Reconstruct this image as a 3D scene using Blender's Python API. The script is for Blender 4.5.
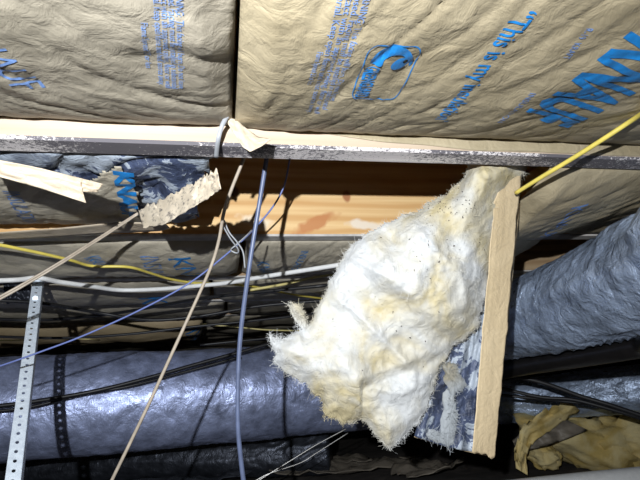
import bpy, bmesh, math, random
import numpy as np
from mathutils import Vector, Matrix, noise

random.seed(7)
scene = bpy.context.scene
for o in list(bpy.data.objects):
    bpy.data.objects.remove(o, do_unlink=True)
COL = scene.collection

# ------------------------------------------------------------ camera, light, exposure
FPX = 480.0
CZ = 0.40                                    # camera height above the crawl space ground
YAW, PITCH, ROLL = math.radians(11.87), math.radians(16.19), math.radians(-3.59)
Fv = Vector((math.sin(YAW)*math.cos(PITCH), math.cos(YAW)*math.cos(PITCH), math.sin(PITCH)))
R0 = Vector((math.cos(YAW), -math.sin(YAW), 0.0)); U0 = R0.cross(Fv)
Rv = R0*math.cos(ROLL)+U0*math.sin(ROLL); Uv = -R0*math.sin(ROLL)+U0*math.cos(ROLL)
CAMP = Vector((0, 0, CZ))
cd = bpy.data.cameras.new('camera'); cam = bpy.data.objects.new('camera', cd); COL.objects.link(cam)
cd.sensor_width = 36.0; cd.lens = FPX/640*36.0; cd.clip_start = 0.02
m = Matrix.Identity(4)
for i in range(3):
    m[i][0] = Rv[i]; m[i][1] = Uv[i]; m[i][2] = -Fv[i]; m[i][3] = CAMP[i]
cam.matrix_world = m
scene.camera = cam
w = bpy.data.worlds.new('world'); scene.world = w; w.use_nodes = True
w.node_tree.nodes['Background'].inputs[0].default_value = (0.75, 0.85, 1.0, 1)
w.node_tree.nodes['Background'].inputs[1].default_value = 0.012
# the hand-held work light, up and left of the lens
ld = bpy.data.lights.new('work_light', 'SPOT'); lo = bpy.data.objects.new('work_light', ld); COL.objects.link(lo)
ld.energy = 84.0; ld.color = (0.93, 0.97, 1.0); ld.shadow_soft_size = 0.006
ld.spot_size = math.radians(120); ld.spot_blend = 1.0
lo.location = CAMP + Rv*(-0.118) + Uv*0.145 - Fv*0.20
lo.rotation_euler = (Fv + Rv*0.02 - Uv*0.25).to_track_quat('-Z', 'Y').to_euler()
vs = scene.view_settings
vs.view_transform = 'Standard'; vs.look = 'None'; vs.gamma = 1.0; vs.exposure = 0.0
vs.use_curve_mapping = False

# ------------------------------------------------------------ helpers
def ray(px, py):
    return Fv + Rv*((px-320)/FPX) - Uv*((py-240)/FPX)
def P(px, py, Y):                            # point seen at a pixel, Y metres ahead
    d = ray(px, py); return CAMP + d*(Y/d.y)
def PZ(px, py, z):                           # point seen at a pixel on the level z
    d = ray(px, py); return CAMP + d*((z-CZ)/d.z)
def Yu(px, py, drop):                        # how far ahead a pixel meets the level just under the joists
    return PZ(px, py, H-drop).y
def depth(p):
    return (p-CAMP).dot(Fv)
def tag(o, label=None, cat=None, group=None, kind=None):
    if label: o['label'] = label
    if cat: o['category'] = cat
    if group: o['group'] = group
    if kind: o['kind'] = kind
    return o
def empty(name, loc=(0, 0, 0)):
    o = bpy.data.objects.new(name, None); COL.objects.link(o); o.location = loc
    o.empty_display_size = 0.05
    return o
def link(name, me, parent=None):
    o = bpy.data.objects.new(name, me); COL.objects.link(o)
    if parent is not None:
        o.parent = parent; o.matrix_parent_inverse = Matrix.Translation(-Vector(parent.location))
    return o
def mesh(name, verts, faces, mat, parent=None, smooth=True, mats=None, midx=None):
    me = bpy.data.meshes.new(name)
    me.from_pydata([tuple(v) for v in verts], [], faces)
    for mm in (mats or [mat]): me.materials.append(mm)
    if midx is not None: me.polygons.foreach_set('material_index', midx)
    if smooth: me.polygons.foreach_set('use_smooth', [True]*len(me.polygons))
    me.update()
    return link(name, me, parent)
def solid(o, t, off=1.0):
    md = o.modifiers.new('thickness', 'SOLIDIFY'); md.thickness = t; md.offset = off; return o
def grid(fn, nu, nv):                        # fn(a, b) for a, b in 0..1
    V = []; Fc = []
    for j in range(nv+1):
        for i in range(nu+1): V.append(fn(i/nu, j/nv))
    for j in range(nv):
        for i in range(nu):
            k = j*(nu+1)+i; Fc.append((k, k+1, k+nu+2, k+nu+1))
    return V, Fc
def spline(pts, n=8):                        # Catmull-Rom through the points
    pts = [Vector(p) for p in pts]
    if len(pts) == 2: return [pts[0].lerp(pts[1], i/n) for i in range(n+1)]
    out = []
    q = [pts[0]*2-pts[1]]+pts+[pts[-1]*2-pts[-2]]
    for i in range(1, len(q)-2):
        a, b, c, d = q[i-1:i+3]
        for s in range(n):
            t = s/n
            out.append(0.5*((2*b)+(c-a)*t+(2*a-5*b+4*c-d)*t*t+(3*b-a-3*c+d)*t**3))
    out.append(pts[-1]); return out
def tube_vf(path, r, n=10, caps=True, base=0):
    V = []; Fc = []
    up = Vector((0.3, 0.2, 1)).normalized()
    N = len(path)
    rr = r if callable(r) else (lambda t: r)
    for i, p in enumerate(path):
        t = (path[min(i+1, N-1)]-path[max(i-1, 0)]).normalized()
        a = t.cross(up)
        if a.length < 1e-4: a = t.cross(Vector((1, 0, 0)))
        a.normalize(); b = a.cross(t).normalized(); up = b
        for k in range(n):
            an = 2*math.pi*k/n
            V.append(p+(a*math.cos(an)+b*math.sin(an))*rr(i/(N-1)))
    for i in range(N-1):
        for k in range(n):
            k2 = (k+1) % n
            Fc.append((base+i*n+k, base+i*n+k2, base+(i+1)*n+k2, base+(i+1)*n+k))
    if caps:
        Fc.append(tuple(base+k for k in range(n))[::-1]); Fc.append(tuple(base+(N-1)*n+k for k in range(n)))
    return V, Fc
def cable(name, pts, r, mat, label, cat, group=None, n=8, seg=8):
    path = spline([P(*p) for p in pts], seg)
    V, Fc = tube_vf(path, r, n)
    return tag(mesh(name, V, Fc, mat), label, cat, group)
def box_vf(x0, x1, y0, y1, z0, z1):
    V = [Vector((x, y, z)) for z in (z0, z1) for y in (y0, y1) for x in (x0, x1)]
    F_ = [(0, 2, 3, 1), (4, 5, 7, 6), (0, 1, 5, 4), (2, 6, 7, 3), (0, 4, 6, 2), (1, 3, 7, 5)]
    return V, F_
def fb(x, y, z=0.0, o=4):
    s = 0; a = 1; f = 1
    for _ in range(o):
        s += a*noise.noise(Vector((x*f, y*f, z*f+17.3*_))); a *= 0.5; f *= 2.03
    return s
def rdg(x, y, z=0.0):
    return 1-min(1, abs(noise.noise(Vector((x, y, z))))*2.2)
def inside(poly, x, y):
    c = False; n = len(poly); j = n-1
    for i in range(n):
        xi, yi = poly[i]; xj, yj = poly[j]
        if (yi > y) != (yj > y) and x < (xj-xi)*(y-yi)/(yj-yi)+xi: c = not c
        j = i
    return c

# ------------------------------------------------------------ materials
def mat(name):
    mt = bpy.data.materials.new(name); mt.use_nodes = True
    nt = mt.node_tree; b = nt.nodes['Principled BSDF']
    return mt, nt, b
def N(nt, t, **k):
    n = nt.nodes.new(t)
    for a, v in k.items():
        if a in n.inputs: n.inputs[a].default_value = v
        else: setattr(n, a, v)
    return n
def coords(nt, scale=(1, 1, 1), rot=(0, 0, 0)):
    tc = N(nt, 'ShaderNodeTexCoord'); mp = N(nt, 'ShaderNodeMapping')
    mp.inputs['Scale'].default_value = scale; mp.inputs['Rotation'].default_value = rot
    nt.links.new(tc.outputs['Object'], mp.inputs[0]); return mp.outputs[0]
def nz(nt, co, scale, detail=4, rough=0.55, dist=0.0):
    n = N(nt, 'ShaderNodeTexNoise'); n.inputs['Scale'].default_value = scale
    n.inputs['Detail'].default_value = detail; n.inputs['Roughness'].default_value = rough
    n.inputs['Distortion'].default_value = dist
    nt.links.new(co, n.inputs['Vector']); return n.outputs['Fac']
def ramp(nt, fac, stops):
    r = N(nt, 'ShaderNodeValToRGB'); e = r.color_ramp.elements
    while len(e) < len(stops): e.new(0.5)
    for i, (p, c) in enumerate(stops):
        e[i].position = p; e[i].color = (*c, 1) if len(c) == 3 else c
    nt.links.new(fac, r.inputs[0]); return r.outputs[0]
def mix(nt, fac, a, b):
    mx = N(nt, 'ShaderNodeMix', data_type='RGBA')
    for s, v in ((0, fac), (6, a), (7, b)):
        if hasattr(v, 'links'): nt.links.new(v, mx.inputs[s])
        else: mx.inputs[s].default_value = v if s == 0 else (*v, 1)
    return mx.outputs[2]
def bump(nt, b, h, strength, dist, prev=None):
    n = N(nt, 'ShaderNodeBump'); n.inputs['Strength'].default_value = strength; n.inputs['Distance'].default_value = dist
    nt.links.new(h, n.inputs['Height'])
    if prev is not None: nt.links.new(prev, n.inputs['Normal'])
    nt.links.new(n.outputs[0], b.inputs['Normal']); return n.outputs[0]

def kraft_mat(name, c0, c1, rough=0.55):
    mt, nt, b = mat(name); co = coords(nt)
    f = nz(nt, co, 9, 5, 0.6); col = ramp(nt, f, [(0.3, c0), (0.7, c1)])
    f2 = nz(nt, co, 260, 3, 0.7)
    col = mix(nt, ramp(nt, f2, [(0.35, (0.12,)*3), (0.62, (0,)*3)]), col, tuple(c*0.55 for c in c0))
    nt.links.new(col, b.inputs['Base Color']); b.inputs['Roughness'].default_value = rough
    p = bump(nt, b, nz(nt, co, 38, 5, 0.6, 0.6), 0.55, 0.006)
    bump(nt, b, nz(nt, co, 240, 3), 0.25, 0.001, p)
    return mt
def plain(name, c, rough=0.5, metal=0.0, var=0.25, sc=60, bmp=0.1):
    mt, nt, b = mat(name); co = coords(nt)
    f = nz(nt, co, sc, 3)
    col = ramp(nt, f, [(0.3, tuple(x*(1-var) for x in c)), (0.7, tuple(min(1, x*(1+var)) for x in c))])
    nt.links.new(col, b.inputs['Base Color']); b.inputs['Roughness'].default_value = rough; b.inputs['Metallic'].default_value = metal
    bump(nt, b, f, bmp, 0.001); return mt
def wood_mat(name, c_light, c_dark, knots=(), contrast=1.0, ring=26):
    mt, nt, b = mat(name)
    co = coords(nt, (0.35, 2.2, 2.2))
    base = co
    wv = N(nt, 'ShaderNodeTexWave', wave_type='BANDS', bands_direction='Z')
    wv.inputs['Scale'].default_value = ring/6; wv.inputs['Distortion'].default_value = 5.0
    wv.inputs['Detail'].default_value = 2.5; wv.inputs['Detail Scale'].default_value = 1.1
    nt.links.new(base, wv.inputs['Vector'])
    fine = nz(nt, coords(nt, (3, 90, 90)), 1.6, 3)
    col = ramp(nt, wv.outputs['Fac'], [(0.0, c_light), (0.55, tuple(a*0.8+d*0.2 for a, d in zip(c_light, c_dark))), (0.95, tuple(a*(1-0.6*contrast)+d*0.6*contrast for a, d in zip(c_light, c_dark)))])
    col = mix(nt, ramp(nt, fine, [(0.4, (0,)*3), (0.75, (0.35*contrast,)*3)]), col, c_dark)
    tc = N(nt, 'ShaderNodeTexCoord')
    for (kx, kz, rx, rz, kc, kind) in knots:
        # a knot or a resin streak: an ellipse at a place of its own on the board
        mp = N(nt, 'ShaderNodeMapping'); mp.vector_type = 'TEXTURE'
        mp.inputs['Location'].default_value = (kx, 0, kz); mp.inputs['Scale'].default_value = (rx, 1000, rz)
        if kind: mp.inputs['Rotation'].default_value = (0, kind, 0)
        nt.links.new(tc.outputs['Object'], mp.inputs[0])
        nn = N(nt, 'ShaderNodeTexNoise'); nn.inputs['Scale'].default_value = 30; nt.links.new(tc.outputs['Object'], nn.inputs['Vector'])
        gr = N(nt, 'ShaderNodeVectorMath', operation='LENGTH'); nt.links.new(mp.outputs[0], gr.inputs[0])
        ad = N(nt, 'ShaderNodeMath', operation='ADD'); nt.links.new(gr.outputs['Value'], ad.inputs[0])
        ml = N(nt, 'ShaderNodeMath', operation='MULTIPLY'); ml.inputs[1].default_value = 0.9; nt.links.new(nn.outputs['Fac'], ml.inputs[0])
        nt.links.new(ml.outputs[0], ad.inputs[1])
        col = mix(nt, ramp(nt, ad.outputs[0], [(0.75, (0.9,)*3), (1.0 if not kind else 1.35, (0,)*3)]), col, kc)
    nt.links.new(col, b.inputs['Base Color']); b.inputs['Roughness'].default_value = 0.6
    bump(nt, b, fine, 0.15, 0.001)
    return mt
def mould_mat(name):                          # weathered, mould-speckled underside
    mt, nt, b = mat(name); co = coords(nt, (0.6, 1, 1))
    base = ramp(nt, nz(nt, coords(nt, (2, 40, 40)), 2, 4), [(0.3, (0.52, 0.48, 0.49)), (0.7, (0.78, 0.73, 0.70))])
    sp = nz(nt, co, 330, 4, 0.8)
    big = nz(nt, co, 9, 3)
    ad = N(nt, 'ShaderNodeMath', operation='ADD'); nt.links.new(sp, ad.inputs[0]); nt.links.new(big, ad.inputs[1])
    col = mix(nt, ramp(nt, ad.outputs[0], [(0.93, (0,)*3), (1.10, (0.9,)*3)]), base, (0.05, 0.045, 0.06))
    nt.links.new(col, b.inputs['Base Color']); b.inputs['Roughness'].default_value = 0.75
    bump(nt, b, sp, 0.3, 0.001); return mt
def foil_mat(name, tint, rough=0.33, metal=0.75, fine=1.0):
    mt, nt, b = mat(name); co = coords(nt)
    f = nz(nt, co, 14, 4, 0.6)
    col = ramp(nt, f, [(0.32, tuple(c*0.45 for c in tint)), (0.66, tint)])
    nt.links.new(col, b.inputs['Base Color'])
    b.inputs['Metallic'].default_value = metal
    nt.links.new(ramp(nt, nz(nt, co, 40, 3), [(0.3, (rough*0.7,)*3), (0.7, (rough*1.4,)*3)]), b.inputs['Roughness'])
    p = bump(nt, b, nz(nt, coords(nt, (1, 1, 1)), 26, 4, 0.55, 0.6), 0.45*fine, 0.012)
    bump(nt, b, nz(nt, coords(nt, (2.2, 1, 0.7)), 120, 3, 0.6), 0.30*fine, 0.004, p)
    return mt
def glass_wool(name, white, yellow, bias=0.5, specks=False):
    mt, nt, b = mat(name); co = coords(nt)
    f = nz(nt, co, 9.5, 4, 0.55, 0.5)
    col = ramp(nt, f, [(bias-0.10, white), (bias+0.02, tuple(a*0.6+c*0.4 for a, c in zip(white, yellow))), (bias+0.14, yellow)])
    if specks:
        s = nz(nt, co, 120, 2, 0.4); s2 = nz(nt, co, 11, 1)
        ad = N(nt, 'ShaderNodeMath', operation='ADD'); nt.links.new(s, ad.inputs[0]); nt.links.new(s2, ad.inputs[1])
        col = mix(nt, ramp(nt, ad.outputs[0], [(1.30, (0,)*3), (1.38, (0.85,)*3)]), col, (0.05, 0.04, 0.03))
    nt.links.new(col, b.inputs['Base Color']); b.inputs['Roughness'].default_value = 0.95
    b.inputs['Specular IOR Level'].default_value = 0.1
    p = bump(nt, b, nz(nt, co, 40, 6, 0.62, 1.5), 0.45, 0.008)
    bump(nt, b, nz(nt, coords(nt, (1, 1, 0.25), (0, 0.6, 0)), 420, 2), 0.3, 0.0012, p)
    return mt
def asphalt_mat(name, thr=0.58):              # black bitumen side of the kraft with wool fuzz left on it
    mt, nt, b = mat(name); co = coords(nt)
    f = nz(nt, co, 22, 6, 0.65, 0.8); g = nz(nt, co, 5, 2)
    ad = N(nt, 'ShaderNodeMath', operation='ADD'); nt.links.new(f, ad.inputs[0]); nt.links.new(g, ad.inputs[1])
    col = ramp(nt, ad.outputs[0], [(0.5*thr+0.45, (0.014, 0.018, 0.035)), (0.5*thr+0.75, (0.07, 0.09, 0.16)), (0.5*thr+1.0, (0.34, 0.38, 0.44))])
    nt.links.new(col, b.inputs['Base Color']); b.inputs['Roughness'].default_value = 0.38
    bump(nt, b, f, 0.8, 0.012); return mt

M = {}
M['kraft_near'] = kraft_mat('kraft_near', (0.25, 0.22, 0.168), (0.34, 0.30, 0.235))
M['kraft_right'] = kraft_mat('kraft_right', (0.305, 0.25, 0.158), (0.405, 0.34, 0.228))
M['kraft_far'] = kraft_mat('kraft_far', (0.40, 0.355, 0.275), (0.54, 0.485, 0.385))
M['kraft_pale'] = kraft_mat('kraft_pale', (0.46, 0.37, 0.27), (0.56, 0.48, 0.37))
mt, nt, b = mat('kraft_scuffed'); co = coords(nt)
col = ramp(nt, nz(nt, co, 12, 4), [(0.3, (0.46, 0.38, 0.28)), (0.7, (0.58, 0.50, 0.39))])
col = mix(nt, ramp(nt, nz(nt, coords(nt, (1, 1, 2.2), (0, 0.5, 0)), 75, 5, 0.7), [(0.52, (0,)*3), (0.66, (0.85,)*3)]), col, (0.07, 0.065, 0.07))
nt.links.new(col, b.inputs['Base Color']); b.inputs['Roughness'].default_value = 0.6
M['kraft_scuffed'] = mt
M['kraft_strip'] = kraft_mat('kraft_strip', (0.52, 0.40, 0.24), (0.62, 0.49, 0.31))
M['ink'] = plain('blue_ink', (0.012, 0.20, 0.55), 0.5, 0, 0.25, 90)
M['ink_pale'] = plain('pale_blue_ink', (0.16, 0.27, 0.55), 0.55, 0, 0.25, 200)
M['pine_pale'] = wood_mat('pine_pale', (0.54, 0.445, 0.345), (0.33, 0.22, 0.14), contrast=0.6)
M['mould'] = mould_mat('mould_underside')
M['grey_wood'] = plain('grey_weathered_wood', (0.58, 0.55, 0.52), 0.7, 0, 0.25, 30)
M['pine_far'] = wood_mat('pine_far', (0.55, 0.40, 0.24), (0.3, 0.17, 0.08))
M['wool'] = glass_wool('glass_wool', (0.53, 0.535, 0.535), (0.48, 0.41, 0.25), 0.50, True)
M['wool_grey'] = glass_wool('glass_wool_dusty', (0.34, 0.36, 0.38), (0.30, 0.27, 0.20), 0.55)
M['wool_yellow'] = glass_wool('glass_wool_yellow', (0.62, 0.52, 0.28), (0.50, 0.37, 0.13), 0.46)
M['asphalt'] = asphalt_mat('asphalt', 0.62)
M['asphalt_light'] = asphalt_mat('asphalt_fuzzy', 0.02)
M['foil'] = foil_mat('foil_blue', (0.52, 0.60, 0.92), 0.42, 0.55)
M['foil_pale'] = foil_mat('foil_pale', (0.60, 0.73, 0.98), 0.34, 0.55, 2.2)
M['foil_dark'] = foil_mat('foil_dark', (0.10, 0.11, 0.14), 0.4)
M['black'] = plain('black_sheath', (0.012, 0.012, 0.014), 0.45)
M['abs'] = plain('black_abs', (0.010, 0.009, 0.009), 0.35)
M['galv'] = plain('galvanised', (0.72, 0.80, 0.92), 0.45, 0.2, 0.12, 120)
M['white_pvc'] = plain('white_sheath', (0.78, 0.78, 0.78), 0.4, 0, 0.06)
M['yellow'] = plain('yellow_sheath', (0.66, 0.54, 0.11), 0.4, 0, 0.1)
M['yellow_pale'] = plain('pale_yellow_sheath', (0.70, 0.60, 0.25), 0.4, 0, 0.1)
M['tan_cord'] = plain('tan_sheath', (0.34, 0.285, 0.225), 0.5, 0, 0.15)
M['grey_cord'] = plain('grey_sheath', (0.30, 0.31, 0.33), 0.45, 0, 0.15)
M['slate'] = plain('slate_blue_sheath', (0.085, 0.105, 0.18), 0.4, 0, 0.15)
M['blue_wire'] = plain('blue_sheath', (0.14, 0.18, 0.42), 0.4, 0, 0.1)
M['steel_wire'] = plain('steel_wire', (0.65, 0.63, 0.6), 0.35, 0.5, 0.1)
M['soil'] = plain('soil', (0.055, 0.045, 0.04), 0.9, 0, 0.5, 18, 0.8)
M['block'] = plain('block', (0.12, 0.115, 0.11), 0.9, 0, 0.3, 25, 0.5)
M['subfloor'] = plain('subfloor_ply', (0.30, 0.20, 0.11), 0.8, 0, 0.3, 12)
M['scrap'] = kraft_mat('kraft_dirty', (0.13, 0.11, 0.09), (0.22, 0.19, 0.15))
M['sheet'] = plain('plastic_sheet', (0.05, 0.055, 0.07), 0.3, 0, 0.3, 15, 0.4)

# ------------------------------------------------------------ the shell
H = CZ+0.302                                 # underside of the joists
PITCHY = 0.406; D0 = 0.617; JW = 0.038; JH = 0.235
NJ = 10
def far_edge(n): return D0+PITCHY*(n-1)      # joist n, far bottom edge
XL, XR = -3.4, 4.4
BACK = far_edge(NJ)+0.25
def setting(name, vf, m_):
    return tag(mesh(name, vf[0], vf[1], m_, smooth=False), kind='structure')
def ground(a, b):
    x = XL-0.1+a*(XR-XL+0.2); y = -1.0+b*(BACK+1.1)
    return Vector((x, y, 0.0+0.035*fb(x*1.7, y*1.7, 3)+0.006*fb(x*9, y*9, 5, 2)))
V, Fc = grid(ground, 110, 90)
tag(mesh('floor', V, Fc, M['soil']), kind='structure')
setting('ceiling', box_vf(XL, XR, -0.6, BACK, H+JH, H+JH+0.02), M['subfloor'])
# block foundation walls, block by block on the one the camera faces
wb = setting('wall_back', box_vf(XL, XR, BACK+0.012, BACK+0.15, -0.1, H+JH), M['block'])
bv, bf = box_vf(-0.194, 0.194, -0.006, 0.012, -0.094, 0.094)
bme = None
for r in range(6):
    for c in range(20):
        x = XL+0.2+0.4*c+(0.2 if r % 2 else 0)
        if x+0.2 > XR: continue
        if bme is None:
            o = mesh('concrete_block', bv, bf, M['block'], wb, False); bme = o.data
        else: o = link('concrete_block', bme, wb)
        o.location = (x, BACK, 0.02+0.2*r if r else 0.02)
setting('wall_left', box_vf(XL-0.14, XL, -0.6, BACK, -0.1, H+JH), M['block'])
setting('wall_right', box_vf(XR, XR+0.14, -0.6, BACK, -0.1, H+JH), M['block'])

# ------------------------------------------------------------ joists
def joist(n, label, mats):
    y1 = far_edge(n); y0 = y1-JW
    bm = bmesh.new()
    nx = 90
    rows = []
    for i in range(nx+1):
        x = XL+(XR-XL)*i/nx
        wob = 0.0012*fb(x*2.2, n*3.1, 1, 2)
        ring = [(y0, H+JH), (y0, H+0.004+wob), (y0+0.003, H+wob), (y1-0.003, H+wob), (y1, H+0.004+wob), (y1, H+JH)]
        rows.append([bm.verts.new((x, y, z)) for y, z in ring])
    for i in range(nx):
        for k in range(6):
            k2 = (k+1) % 6
            f = bm.faces.new((rows[i][k], rows[i][k2], rows[i+1][k2], rows[i+1][k]))
            f.material_index = 1 if k in (1, 2, 3) else 0
    bm.faces.new(rows[0][::-1]); bm.faces.new(rows[-1])
    bmesh.ops.recalc_face_normals(bm, faces=bm.faces)
    me = bpy.data.meshes.new('floor_joist'); bm.to_mesh(me); bm.free()
    for m_ in mats: me.materials.append(m_)
    return tag(link('floor_joist', me), label, 'joist', 'floor joists overhead')
k1 = P(347, 196, far_edge(2)-JW); k2 = P(318, 222, far_edge(2)-JW); k3 = P(234, 192, far_edge(2)-JW)
k4 = P(370, 226, far_edge(2)-JW); k5 = P(285, 228, far_edge(2)-JW)
M['pine_orange'] = wood_mat('pine_orange', (0.80, 0.55, 0.27), (0.55, 0.27, 0.08),
    knots=[(k4.x, k4.z, 0.13, 0.024, (0.80, 0.70, 0.58), 0.12), (k5.x-0.06, k5.z+0.012, 0.10, 0.032, (0.82, 0.68, 0.50), 0.2), (k2.x, k2.z, 0.125, 0.032, (0.52, 0.21, 0.075), -0.42),
           (k1.x, k1.z, 0.020, 0.030, (0.35, 0.13, 0.05), 0), (k3.x, k3.z, 0.022, 0.026, (0.12, 0.05, 0.03), 0)])
ords = ['', 'nearest', 'second', 'third', 'fourth', 'fifth', 'sixth', 'seventh', 'eighth', 'ninth', 'tenth']
for n in range(1, NJ+1):
    if n == 1: lab = 'nearest floor joist, pale pine face and mould-speckled grey underside across the top'; ms = [M['pine_pale'], M['mould']]
    elif n == 2: lab = 'second floor joist, orange knotty pine face bare in the open bay'; ms = [M['pine_orange'], M['grey_wood']]
    else: lab = ords[n]+' floor joist back from the camera, thin dim edge between insulation bays'; ms = [M['pine_far'], M['grey_wood']]
    joist(n, lab, ms)

# ------------------------------------------------------------ kraft-faced batts between the joists
class Batt:
    def __init__(s, bay, x0, x1, label, edge=0.004, sag=0.012, seed=0.0, slant=0.0, amp=1.0, matn='kraft_far', sagx=None, ypk=0.5, skew=None, lift=0.0):
        s.y0 = far_edge(bay)+0.002 if bay else D0-PITCHY+0.002
        s.y1 = far_edge(bay+1)-JW-0.002
        s.x0, s.x1, s.edge, s.sag, s.seed, s.slant, s.amp, s.sagx, s.ypk = x0, x1, edge, sag, seed, slant, amp, sagx, ypk
        s.matn = matn; s.skew = skew; s.lift = lift
        s.root = empty('insulation_batt', ((x0+x1)/2, (s.y0+s.y1)/2, H+0.03))
        tag(s.root, label, 'insulation', 'kraft-faced batts between the joists')
    def z(s, x, y):
        v = (y-s.y0)/(s.y1-s.y0); v = min(1, max(0, v))
        k = math.log(0.5)/math.log(s.ypk); q = v**k
        prof = max(0.0, 4*q*(1-q))**0.6
        sg = s.sagx(x) if s.sagx else s.sag
        ends = min(1, min(x-s.x0, s.x1-x)/0.03); ends = max(0, ends)
        z = H+s.edge-sg*prof*(0.4+0.6*ends)+s.lift*v**4
        ang = s.skew(x) if s.skew else s.slant
        c, n_ = math.cos(ang), math.sin(ang)
        wx = fb(x*4, y*4, s.seed+2, 2)*0.05; wy = fb(x*4, y*4, s.seed+6, 2)*0.05
        a = (x+wx)*c+(y+wy)*n_; b = -(x+wx)*n_+(y+wy)*c
        e = 0.25+0.75*min(1, prof*1.1)
        cr = rdg(a*17, b*4.2, s.seed)**4*0.0042+rdg(a*37, b*9, s.seed+3)**4*0.0024
        damp = 0.55+0.65*(2*abs(v-0.5))**1.5
        z += s.amp*e*(-0.0048*fb(x*7, y*7, s.seed, 3)+cr*damp+0.0012*fb(x*45, y*45, s.seed+5, 2))
        return z
    def zs(s, x, y):                          # height of the built facing
        a = min(max((x-s.x0)/(s.x1-s.x0), 0), 1)*s.nx; b = min(max((y-s.y0)/(s.y1-s.y0), 0), 1)*s.ny
        i, j = min(int(a), s.nx-1), min(int(b), s.ny-1); a -= i; b -= j; k = j*(s.nx+1)+i
        return (s.zz[k]*(1-a)+s.zz[k+1]*a)*(1-b)+(s.zz[k+s.nx+1]*(1-a)+s.zz[k+s.nx+2]*a)*b
    def build(s, nx, ny, crop=None, body=True):
        ln = s.x1-s.x0
        fn = lambda a, b: Vector((s.x0+ln*a, s.y0+(s.y1-s.y0)*b, s.z(s.x0+ln*a, s.y0+(s.y1-s.y0)*b)))
        V, Fc = grid(fn, nx, ny)
        s.zz = [v.z for v in V]; s.nx, s.ny = nx, ny
        if crop: Fc = [f for f in Fc if crop(sum((V[i] for i in f), Vector())/4)]
        Fc = [tuple(reversed(f)) for f in Fc]
        s.kraft = solid(mesh('kraft_facing', V, Fc, M[s.matn], s.root), 0.0006, -1)
        if body:
            bv, bf_ = box_vf(s.x0+0.002, s.x1-0.002, s.y0, s.y1, H+s.edge+0.022, H+0.15)
            mesh('glass_wool', bv, bf_, M['wool_yellow'], s.root, False)
        return s

def put_shape(batt, name, polys, mapf, m_, eps=0.0009, cell=0.003):
    """polys: list of (outline, holes) in print units; mapf -> (x, y) on the facing."""
    cu = bpy.data.curves.new('tmp', 'CURVE'); cu.dimensions = '2D'; cu.fill_mode = 'BOTH'
    for pl in polys:
        sp = cu.splines.new('POLY'); sp.points.add(len(pl)-1); sp.use_cyclic_u = True
        for q, (x, y) in zip(sp.points, pl): q.co = (x, y, 0, 1)
    return bake(batt, name, cu, mapf, m_, eps, cell)
def bake(batt, name, cu, mapf, m_, eps, cell, norm=None):
    ob = bpy.data.objects.new('tmp', cu); COL.objects.link(ob)
    dg = bpy.context.evaluated_depsgraph_get(); dg.update()
    me = bpy.data.meshes.new_from_object(ob.evaluated_get(dg))
    bpy.data.objects.remove(ob, do_unlink=True)
    bm = bmesh.new(); bm.from_mesh(me); bpy.data.meshes.remove(me)
    bmesh.ops.remove_doubles(bm, verts=bm.verts, dist=1e-5)
    xs = [v.co.x for v in bm.verts]; ys = [v.co.y for v in bm.verts]
    if not xs: bm.free(); return None
    if norm:                                  # scale the lettering into 0..1 along its length, cap height 1
        x0, x1 = min(xs), max(xs)
        for v in bm.verts: v.co.x = (v.co.x-x0)/(x1-x0); v.co.y = v.co.y/norm
    for v in bm.verts:
        x, y = mapf(v.co.x, v.co.y); v.co = (x, y, 0)
    bmesh.ops.triangulate(bm, faces=bm.faces)
    for _ in range(4):
        es = [e for e in bm.edges if e.calc_length() > cell]
        if not es: break
        bmesh.ops.subdivide_edges(bm, edges=es, cuts=1)
        bmesh.ops.triangulate(bm, faces=[f for f in bm.faces if len(f.verts) > 3])
    for v in bm.verts: v.co.y = min(max(v.co.y, batt.y0), batt.y1)
    for v in bm.verts: v.co.z = batt.zs(v.co.x, v.co.y)-eps
    me = bpy.data.meshes.new(name); bm.to_mesh(me); bm.free(); me.materials.append(m_)
    return link(name, me, batt.root)
def lettering(batt, text, p0, p1, cap, m_, name='printed_text', bold=0.0, cell=0.003, spacing=1.0, capv=None):
    """baseline from p0 to p1 (x, y on the facing); letters stand to the left of the reading direction seen from below."""
    cu = bpy.data.curves.new('tmp', 'FONT'); cu.body = text; cu.size = 1.0; cu.offset = bold; cu.space_character = spacing
    cu.resolution_u = 3
    d = Vector((p1[0]-p0[0], p1[1]-p0[1])); L = d.length; d.normalize(); u = Vector((d.y, -d.x))   # tops to +X when reading to +Y
    if capv: u = Vector((capv[0]-p1[0], capv[1]-p1[1])); cap = u.length; u.normalize()
    mf = lambda a, b: (p0[0]+d.x*L*a+u.x*cap*b, p0[1]+d.y*L*a+u.y*cap*b)
    return bake(batt, name, cu, mf, m_, 0.0009, cell, norm=0.69)
def at_b(b, px, py):
    z = H
    for _ in range(3):
        p = PZ(px, py, z); z = b.z(p.x, p.y)
    return (p.x, p.y)

seam0 = PZ(235, 100, H).x
left0 = Batt(0, -1.5, seam0-0.002, 'grey-brown kraft-faced batt at the top left, printed with small blue warning lines', 0.028, 0.026, 1.0, -0.5, 1.15, 'kraft_near', skew=lambda x: -0.75-0.5*x).build(230, 90)
right0 = Batt(0, seam0+0.002, 1.6, 'tan kraft-faced batt at the top right with large blue lettering and logo', 0.026, 0.030, 9.0, 0.5, 0.9, 'kraft_right', skew=lambda x: 0.35+0.55*min(1, max(0, x*2))).build(300, 90)

WARN = ['WARNING: This facing will burn. Do not leave', 'exposed. Facing must be installed in substantial', 'contact with an approved ceiling, floor or wall', 'material. Keep open flame and heat source away.']
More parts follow.
